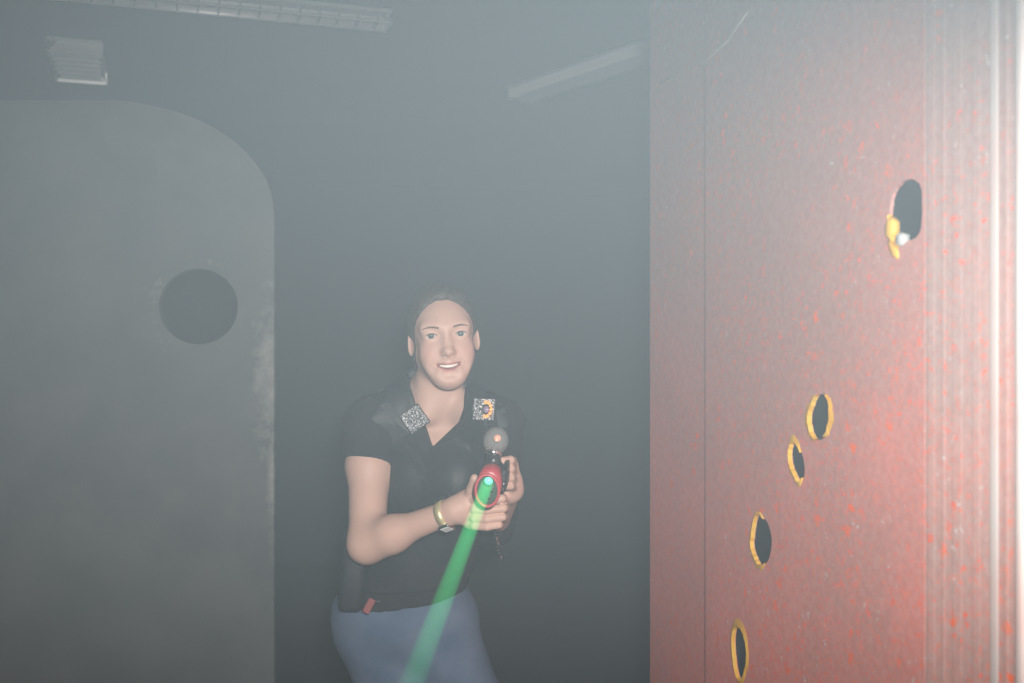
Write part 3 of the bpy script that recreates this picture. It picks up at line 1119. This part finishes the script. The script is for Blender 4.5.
# arm openings
for S_, E_ in ((SR, ER), (SL, EL)):
    out_ = S_ - NB; out_[2] = 0
    vest.cone(S_ + out_ * .28 + np.array([0, 0, .10]), S_ + out_ * .28 + np.array([0, 0, -.16]), .075, .070, .006, 'sub', .02)
cut_plane(vest, P(404, 590, 2.40), (.12, .25, -1.0))
vneck(vest, px_poly([(399, 364), (432.5, 452), (462, 424), (468, 408), (470, 364)], 2.345))
fold(vest, .0015, 30, 40)
me, VV, VQ = vest.mesh('vest')
vest_o = link('vest', me, M_VEST, person, True)
vest_bvh = BVHTree.FromPolygons([tuple(v) for v in VV], [tuple(q_) for q_ in VQ])
shirt_bvh = BVHTree.FromPolygons([tuple(v) for v in SV], [tuple(q_) for q_ in SQ])
vest_o['label'] = 'black game vest with reflector squares'


def on_vest(u, v, off=0.0):
    d = P(u, v, 1.0) - np.array([0, 0, CZ])
    h, nrm = cast(vest_bvh, (0, 0, CZ), d, off)
    h2, n2_ = cast(shirt_bvh, (0, 0, CZ), d, off)
    if h is None or (h2 is not None and h2.y < h.y): h, nrm = h2, n2_
    if h is None:
        h = Vector(P(u, v, 2.34)); nrm = Vector((0, -1, 0))
    return h, nrm


M_REFL = mat('faceted_reflector', (.07, .08, .09), .12, .0, noise=((1.0, 1.0, 1.0), 330.0), ramp=(.46, .66))  # white specks on dark paint the facets' sparkle into the colour
M_AMBER = mat('amber_lens', (.85, .28, .06), .15, 0.3, emit=(1.0, .38, .10), emit_strength=.9)
M_PINK = mat('violet_lens', (.30, .24, .36), .2, .2)


def sensor(u, v, size, rot, lit):
    h, nrm = on_vest(u, v, .009)
    nrm = (nrm + Vector((0, -1.0, 0))).normalized()
    s = Vector((1, 0, 0)); s = (s - nrm * s.dot(nrm)).normalized()
    w = nrm.cross(s).normalized()
    if w.z < 0: w = -w
    c_, s_ = math.cos(rot), math.sin(rot)
    s, w = s * c_ + w * s_, w * c_ - s * s_
    R3 = Matrix((s, w, nrm)).transposed()
    bm = bmesh.new()
    add_box(bm, h, (size * 1.08, size * 1.08, .010), R3, .002)
    bm_obj('sensor_plate', bm, M_BLACK, vest_o)
    bm = bmesh.new()                               # faceted clear squares: tiny pyramids
    r = random.Random(int(u))
    n_ = 7
    for i in range(n_):
        for j in range(n_):
            x, y = (i + .5) / n_ - .5, (j + .5) / n_ - .5
            if lit and (x - .12) ** 2 + y ** 2 < .085: continue
            c0 = h + s * x * size + w * y * size + nrm * .005
            hs = size / n_ * .47
            q_ = [bm.verts.new(c0 + s * a * hs + w * b_ * hs) for a, b_ in ((-1, -1), (1, -1), (1, 1), (-1, 1))]
            ap = bm.verts.new(c0 + nrm * (.002 + .004 * r.random()) + s * r.uniform(-.6, .6) * hs + w * r.uniform(-.6, .6) * hs)
            for k in range(4): bm.faces.new((q_[k], q_[(k + 1) % 4], ap))
            bm.faces.new(q_[::-1])
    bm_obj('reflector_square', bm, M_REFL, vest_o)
    if lit:
        for i in range(11):                        # ring of small amber lamps
            a = 2 * math.pi * i / 11
            bm = bmesh.new()
            c0 = h + s * size * (.12 + .25 * math.cos(a)) + w * size * .33 * math.sin(a) + nrm * .007
            bmesh.ops.create_icosphere(bm, subdivisions=1, radius=.0042, matrix=Matrix.Translation(c0))
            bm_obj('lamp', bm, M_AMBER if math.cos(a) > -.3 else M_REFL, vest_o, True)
        bm = bmesh.new()
        bmesh.ops.create_icosphere(bm, subdivisions=2, radius=.009, matrix=Matrix.Translation(h + s * size * .12 + nrm * .000))
        bm_obj('lamp', bm, M_PINK, vest_o, True)


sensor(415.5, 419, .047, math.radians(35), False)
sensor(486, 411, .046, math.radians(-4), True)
# row of silver studs low on the vest
for i, (u, v) in enumerate(((436, 501), (440, 499), (444, 497.5), (449, 494.5), (453, 492.5), (457, 490.5), (438, 505), (452, 496))):
    h, nrm = on_vest(u, v, .001)
    bm = bmesh.new()
    bmesh.ops.create_icosphere(bm, subdivisions=1, radius=.0032, matrix=Matrix.Translation(h))
    bm_obj('stud', bm, M_SILVER, vest_o)
# shoulder strap with stitched edge
M_STRAP = mat('grey_strap', (.035, .04, .045), .5)
for pxs in ([(372, 397), (384, 404), (396, 418), (406, 436), (416, 456), (424, 474)], [(492, 398), (500, 410), (503, 428), (500, 446)]):
    bm = bmesh.new()
    a_, b_ = [], []
    for i, (u, v) in enumerate(pxs):
        h0, n0 = on_vest(u - 4, v + 2, .004); h1, n1 = on_vest(u + 4, v - 2, .004)
        a_.append(bm.verts.new(h0)); b_.append(bm.verts.new(h1))
    for i in range(len(a_) - 1):
        bm.faces.new((a_[i], b_[i], b_[i + 1], a_[i + 1]))
    bmesh.ops.solidify(bm, geom=bm.faces[:], thickness=.003)
    bm_obj('strap', bm, M_STRAP, vest_o)
# battery pouch on the hip and its red tab
bm = bmesh.new()
pc = P(354, 568, 2.36)
add_box(bm, pc, (.052, .05, .185), Matrix.Rotation(math.radians(4), 3, 'Y'), .012)
bm_obj('battery_pouch', bm, M_VEST, vest_o, True)
bm = bmesh.new()
add_box(bm, P(369, 606, 2.352), (.016, .006, .034), Matrix.Rotation(math.radians(28), 3, 'Y'), .002)
bm_obj('red_tab', bm, mat('red_webbing', (.26, .06, .06), .6), vest_o)
bm = bmesh.new()
add_box(bm, P(378, 601.5, 2.352), (.010, .005, .004), None, .001)
bm_obj('buckle', bm, M_SILVER, vest_o)

# ---- jeans and shoes
jeans = Field(axis_pts((X0 - .03, .16, .006)), axis_pts((2.2, 2.72, .006)), axis_pts((.03, 1.06, .006)))
jeans.ell(PEL, (.172, .122, .119), None, 0, pad=.08)
jeans.ell(ABD, (.130, .100, .146), TR, .05, pad=.08)
legs(jeans, .010)
fold(jeans, .0025, 30, 38)
cut_plane(jeans, P(404, 588, 2.4), (-.15, 0, 1.0))
cut_plane(jeans, (0, 0, .045), (0, 0, -1.0))
me, _, _ = jeans.mesh('jeans')
link('jeans', me, M_JEANS, person, True)
for nm in (ANR, ANL):
    sh_ = Field(axis_pts((nm[0] - .08, nm[0] + .08, .005)), axis_pts((nm[1] - .24, nm[1] + .10, .005)), axis_pts((-.02, .17, .005)))
    sh_.ell(nm + np.array([0, -.07, -.045]), (.050, .132, .050), None, 0)
    sh_.cone(nm + np.array([0, .02, -.03]), nm + np.array([0, .01, .005]), .048, .047, .04)
    cut_plane(sh_, (0, 0, .0), (0, 0, -1.0), .006)
    me, _, _ = sh_.mesh('shoe')
    link('shoe', me, M_BLACK, person, True)

# ---- wristwatch
fa = (WR - ER) / np.linalg.norm(WR - ER)
wc = ER + (WR - ER) * .885
_, s1, s2_ = frame_from(fa)
M_GOLD = mat('brass_strap', (.66, .58, .32), .4, .5)
bm = bmesh.new()
prof = []
for dx, rr_ in ((-.008, .0272), (-.008, .0300), (.008, .0290), (.008, .0262)):
    prof.append([Vector(wc + fa * dx) + (s1 * math.cos(a) + s2_ * math.sin(a)) * rr_ for a in np.linspace(0, 2 * math.pi, 33)[:-1]])
prof.append(prof[0])
rings = [[bm.verts.new(p) for p in r_] for r_ in prof[:4]]
for a_, b_ in zip(rings, rings[1:] + rings[:1]):
    for k in range(32): bm.faces.new((a_[k], a_[(k + 1) % 32], b_[(k + 1) % 32], b_[k]))
watch = bm_obj('wristwatch', bm, M_GOLD, person, True)
wd_ = Vector((.25, -.55, -.8)); wd_ = (wd_ - Vector(fa) * wd_.dot(Vector(fa))).normalized()
wpos = Vector(wc + fa * .001) + wd_ * .0305
bm = bmesh.new()
R3 = Matrix((Vector(fa), wd_.cross(Vector(fa)), wd_)).transposed()
add_box(bm, wpos, (.026, .030, .008), R3, .003)
bm_obj('watch_case', bm, M_SILVER, watch, True)
bm = bmesh.new()
add_box(bm, wpos + wd_ * .0042, (.019, .022, .001), R3)
bm_obj('watch_dial', bm, mat('white_dial', (.8, .8, .78), .2), watch)

# ------------------------------------------------------------------ laser gun
MZP = P(487, 491, 2.05)                        # middle of the muzzle ring
BEAM0 = P(488.5, 481, 2.045)
BEAM1 = P(412, 683, 1.30)
gaxis = (BEAM1 - BEAM0) / np.linalg.norm(BEAM1 - BEAM0)      # forwards
ga = Vector(gaxis)
gs = Vector((1, 0, 0)); gs = (gs - ga * gs.dot(ga)).normalized()
gu = gs.cross(ga).normalized()
if gu.z < 0: gu = -gu
gp = lambda b, x, z: Vector(MZP) - ga * b + gs * x + gu * z       # b = distance behind the muzzle
gun = empty('laser_gun', tuple(gp(.1, 0, -.05)))
tag(gun, 'black laser tag gun with red oval muzzle ring and clear dome', 'laser gun')


def oval(b, x, z, rx, rz, n=28, sq=2.3):
    out = []
    for k in range(n):
        a = 2 * math.pi * k / n
        c_, s_ = math.cos(a), math.sin(a)
        out.append(gp(b, x + rx * math.copysign(abs(c_) ** (2 / sq), c_), z + rz * math.copysign(abs(s_) ** (2 / sq), s_)))
    return out


bm = bmesh.new()
add_loft(bm, [oval(.012, 0, 0, .0200, .0290), oval(.035, .001, .004, .022, .030), oval(.07, .003, .006, .023, .031), oval(.13, .003, .006, .022, .032), oval(.20, .002, .004, .020, .030), oval(.225, .002, .004, .014, .022)])
bm_obj('housing', bm, M_BLACK, gun, True)
bm = bmesh.new()                               # red shroud behind the ring
add_loft(bm, [oval(.010, .001, .002, .0225, .0325), oval(.016, .003, .008, .0235, .0325), oval(.040, .004, .012, .0235, .0310), oval(.046, .004, .012, .020, .027)])
bm_obj('shroud', bm, M_RED, gun, True)
bm = bmesh.new()                               # ring
n1, n2 = 36, 10
rg = []
for k in range(n1):
    a = 2 * math.pi * k / n1
    cc = Vector((math.cos(a) * .0225, math.sin(a) * .0318, 0))
    nn = Vector((math.cos(a) / .0225, math.sin(a) / .0318, 0)).normalized()
    rg.append([bm.verts.new(gp(.003 - .0045 * math.sin(2 * math.pi * j / n2), cc.x + nn.x * .0030 * math.cos(2 * math.pi * j / n2), cc.y + nn.y * .0030 * math.cos(2 * math.pi * j / n2))) for j in range(n2)])
for k in range(n1):
    for j in range(n2):
        bm.faces.new((rg[k][j], rg[(k + 1) % n1][j], rg[(k + 1) % n1][(j + 1) % n2], rg[k][(j + 1) % n2]))
bm_obj('muzzle_ring', bm, mat('red_ring', (.50, .08, .09), .35), gun, True)
bm = bmesh.new()                               # dark face inside the ring
add_loft(bm, [oval(.008, 0, 0, .0208, .0302), oval(.004, 0, 0, .0190, .0280)])
face = bm_obj('muzzle_face', bm, mat('dark_green_face', (.05, .10, .07), .25), gun, True)
for x, z, r in ((.008, -.002, .0028), (.004, -.016, .0028), (-.007, -.018, .0022)):
    bm = bmesh.new()
    add_tube(bm, [gp(.0042, x, z), gp(.002, x, z)], r, 10)
    bm_obj('screw', bm, M_SILVER, face)
LZ = float((Vector(BEAM0) - Vector(MZP)).dot(gu)); LX = float((Vector(BEAM0) - Vector(MZP)).dot(gs))
bm = bmesh.new()
add_tube(bm, [gp(.006, LX, LZ), gp(-.002, LX, LZ)], [.0105, .0100], 20, False)
add_tube(bm, [gp(-.002, LX, LZ), gp(.0035, LX, LZ)], [.0080, .0080], 20, False)
bm_obj('lens_tube', bm, M_BLACK, gun, True)
bm = bmesh.new()
bmesh.ops.create_icosphere(bm, subdivisions=3, radius=.0078, matrix=Matrix.Translation(gp(.004, LX, LZ)))
bm_obj('laser_lens', bm, mat('glowing_green_lens', (.1, .8, .4), .2, emit=(.10, 1.0, .48), emit_strength=2.6), gun, True)
# sensor dome on its neck
DC = Vector(P(496, 440.5, 2.13)); NC = Vector(P(493.5, 453, 2.125))
bm = bmesh.new()
base = gp(.075, .004, .026)
add_tube(bm, [base, base * .5 + NC * .5, NC], [.017, .015, .0135], 18)
bm_obj('dome_neck', bm, M_BLACK, gun, True)
dax = (DC - NC).normalized()
bm = bmesh.new()
add_tube(bm, [NC - dax * .004, NC - dax * .001, NC + dax * .003, NC + dax * .006], [.0150, .0168, .0168, .0150], 22)
bm_obj('dome_collar', bm, M_SILVER, gun, True)
M_CLEAR = bpy.data.materials.new('clear_plastic')
M_CLEAR.use_nodes = True
b = M_CLEAR.node_tree.nodes['Principled BSDF']
b.inputs['Alpha'].default_value = .13
b.inputs['Roughness'].default_value = .08
b.inputs['Base Color'].default_value = (.75, .74, .72, 1)
bm = bmesh.new()
_, ds, dw = frame_from(dax)
secs = []
for k in range(13):
    t = k / 12
    a = math.pi * (.18 + .815 * t)
    r = .0255 * math.sin(a) + .0003
    z = .013 - .0265 * math.cos(a) * 1.05 + .012
    secs.append([NC + dax * z + (ds * math.cos(2 * math.pi * j / 24) + dw * math.sin(2 * math.pi * j / 24)) * r for j in range(24)])
add_loft(bm, secs)
bm_obj('clear_dome', bm, M_CLEAR, gun, True)
bm = bmesh.new()
bmesh.ops.create_icosphere(bm, subdivisions=2, radius=.0075, matrix=Matrix.Translation(NC + dax * .030 + Vector((.002, 0, 0))))
bm_obj('amber_bulb', bm, mat('amber_bulb_glass', (.75, .33, .20), .3, emit=(1, .40, .22), emit_strength=.25), gun, True)
for j in range(6):
    bm = bmesh.new()
    a = 2 * math.pi * j / 6 + .3
    bmesh.ops.create_icosphere(bm, subdivisions=1, radius=.002, matrix=Matrix.Translation(NC + dax * .010 + (ds * math.cos(a) + dw * math.sin(a)) * .011))
    bm_obj('reflector_stud', bm, M_SILVER, gun)
# side rail with rivets
bm = bmesh.new()
R3 = Matrix((gs, ga, gu)).transposed()
add_box(bm, gp(.075, .029, .012), (.010, .10, .042), R3, .003)
rail = bm_obj('side_rail', bm, M_BLACK, gun, True)
for k in range(4):
    bm = bmesh.new()
    bmesh.ops.create_icosphere(bm, subdivisions=1, radius=.0016, matrix=Matrix.Translation(gp(.0245, .030, -.004 + k * .011)))
    bm_obj('rivet', bm, M_SILVER, rail)
# pistol grip inside the right hand
bm = bmesh.new()
g0, g1 = Vector(P(489, 500, 2.185)), Vector(P(487, 530, 2.195))
secs = []
for t, rx, ry in ((0, .014, .018), (.3, .0125, .0165), (.7, .013, .017), (.95, .014, .018), (1.05, .012, .016)):
    c0 = g0.lerp(g1, t)
    secs.append([c0 + Vector((rx * math.cos(a), ry * math.sin(a), 0)) for a in np.linspace(0, 2 * math.pi, 21)[:-1]])
add_loft(bm, secs)
bm_obj('grip', bm, M_BLACK, gun, True)
# coiled lead hanging from the grip
bm = bmesh.new()
pts = []
ca, cb = Vector(P(495, 531, 2.19)), Vector(P(501, 557, 2.22))
for i in range(97):
    t = i / 96
    a = t * 8 * 2 * math.pi
    pts.append(ca.lerp(cb, t) + Vector((.0045 * math.cos(a), .0045 * math.sin(a), 0)))
add_tube(bm, pts, .0018, 6)
bm_obj('coiled_lead', bm, M_BLACK, gun, True)
for t in (.25, .45, .98):
    bm = bmesh.new()
    c0 = ca.lerp(cb, t)
    add_tube(bm, [c0 + Vector((0, -.006, -.003)), c0 + Vector((0, -.006, .003))], .0026, 8)
    bm_obj('lead_clip', bm, M_SILVER, gun)

# ------------------------------------------------------------------ laser beam: light standing in the haze
M_BEAM = bpy.data.materials.new('green_laser_light')
M_BEAM.use_nodes = True
nt = M_BEAM.node_tree
nt.nodes.clear()
out = nt.nodes.new('ShaderNodeOutputMaterial')
em = nt.nodes.new('ShaderNodeEmission')
em.inputs['Color'].default_value = (.015, .42, .11, 1)
tc = nt.nodes.new('ShaderNodeTexCoord')
sp = nt.nodes.new('ShaderNodeSeparateXYZ')
nt.links.new(tc.outputs['Object'], sp.inputs[0])
rp = nt.nodes.new('ShaderNodeMapRange')
rp.inputs['From Max'].default_value = 0.86
rp.inputs['To Min'].default_value = 19.0
rp.inputs['To Max'].default_value = 1.5
nt.links.new(sp.outputs['Z'], rp.inputs['Value'])
nt.links.new(rp.outputs[0], em.inputs['Strength'])
M_BEAM.cycles.volume_step_rate = 0.1
nt.links.new(em.outputs[0], out.inputs['Volume'])
BL = 0.90
bm = bmesh.new()
add_tube(bm, [(0, 0, .008), (0, 0, BL * .5), (0, 0, BL)], [.0120, .0140, .0165], 24)
beam = bm_obj('green_laser', bm, M_BEAM)
beam.location = Vector(BEAM0)
beam.rotation_euler = Vector((0, 0, 1)).rotation_difference(ga).to_euler()
tag(beam, 'bright green laser beam shining through haze from the gun lens', 'laser beam')
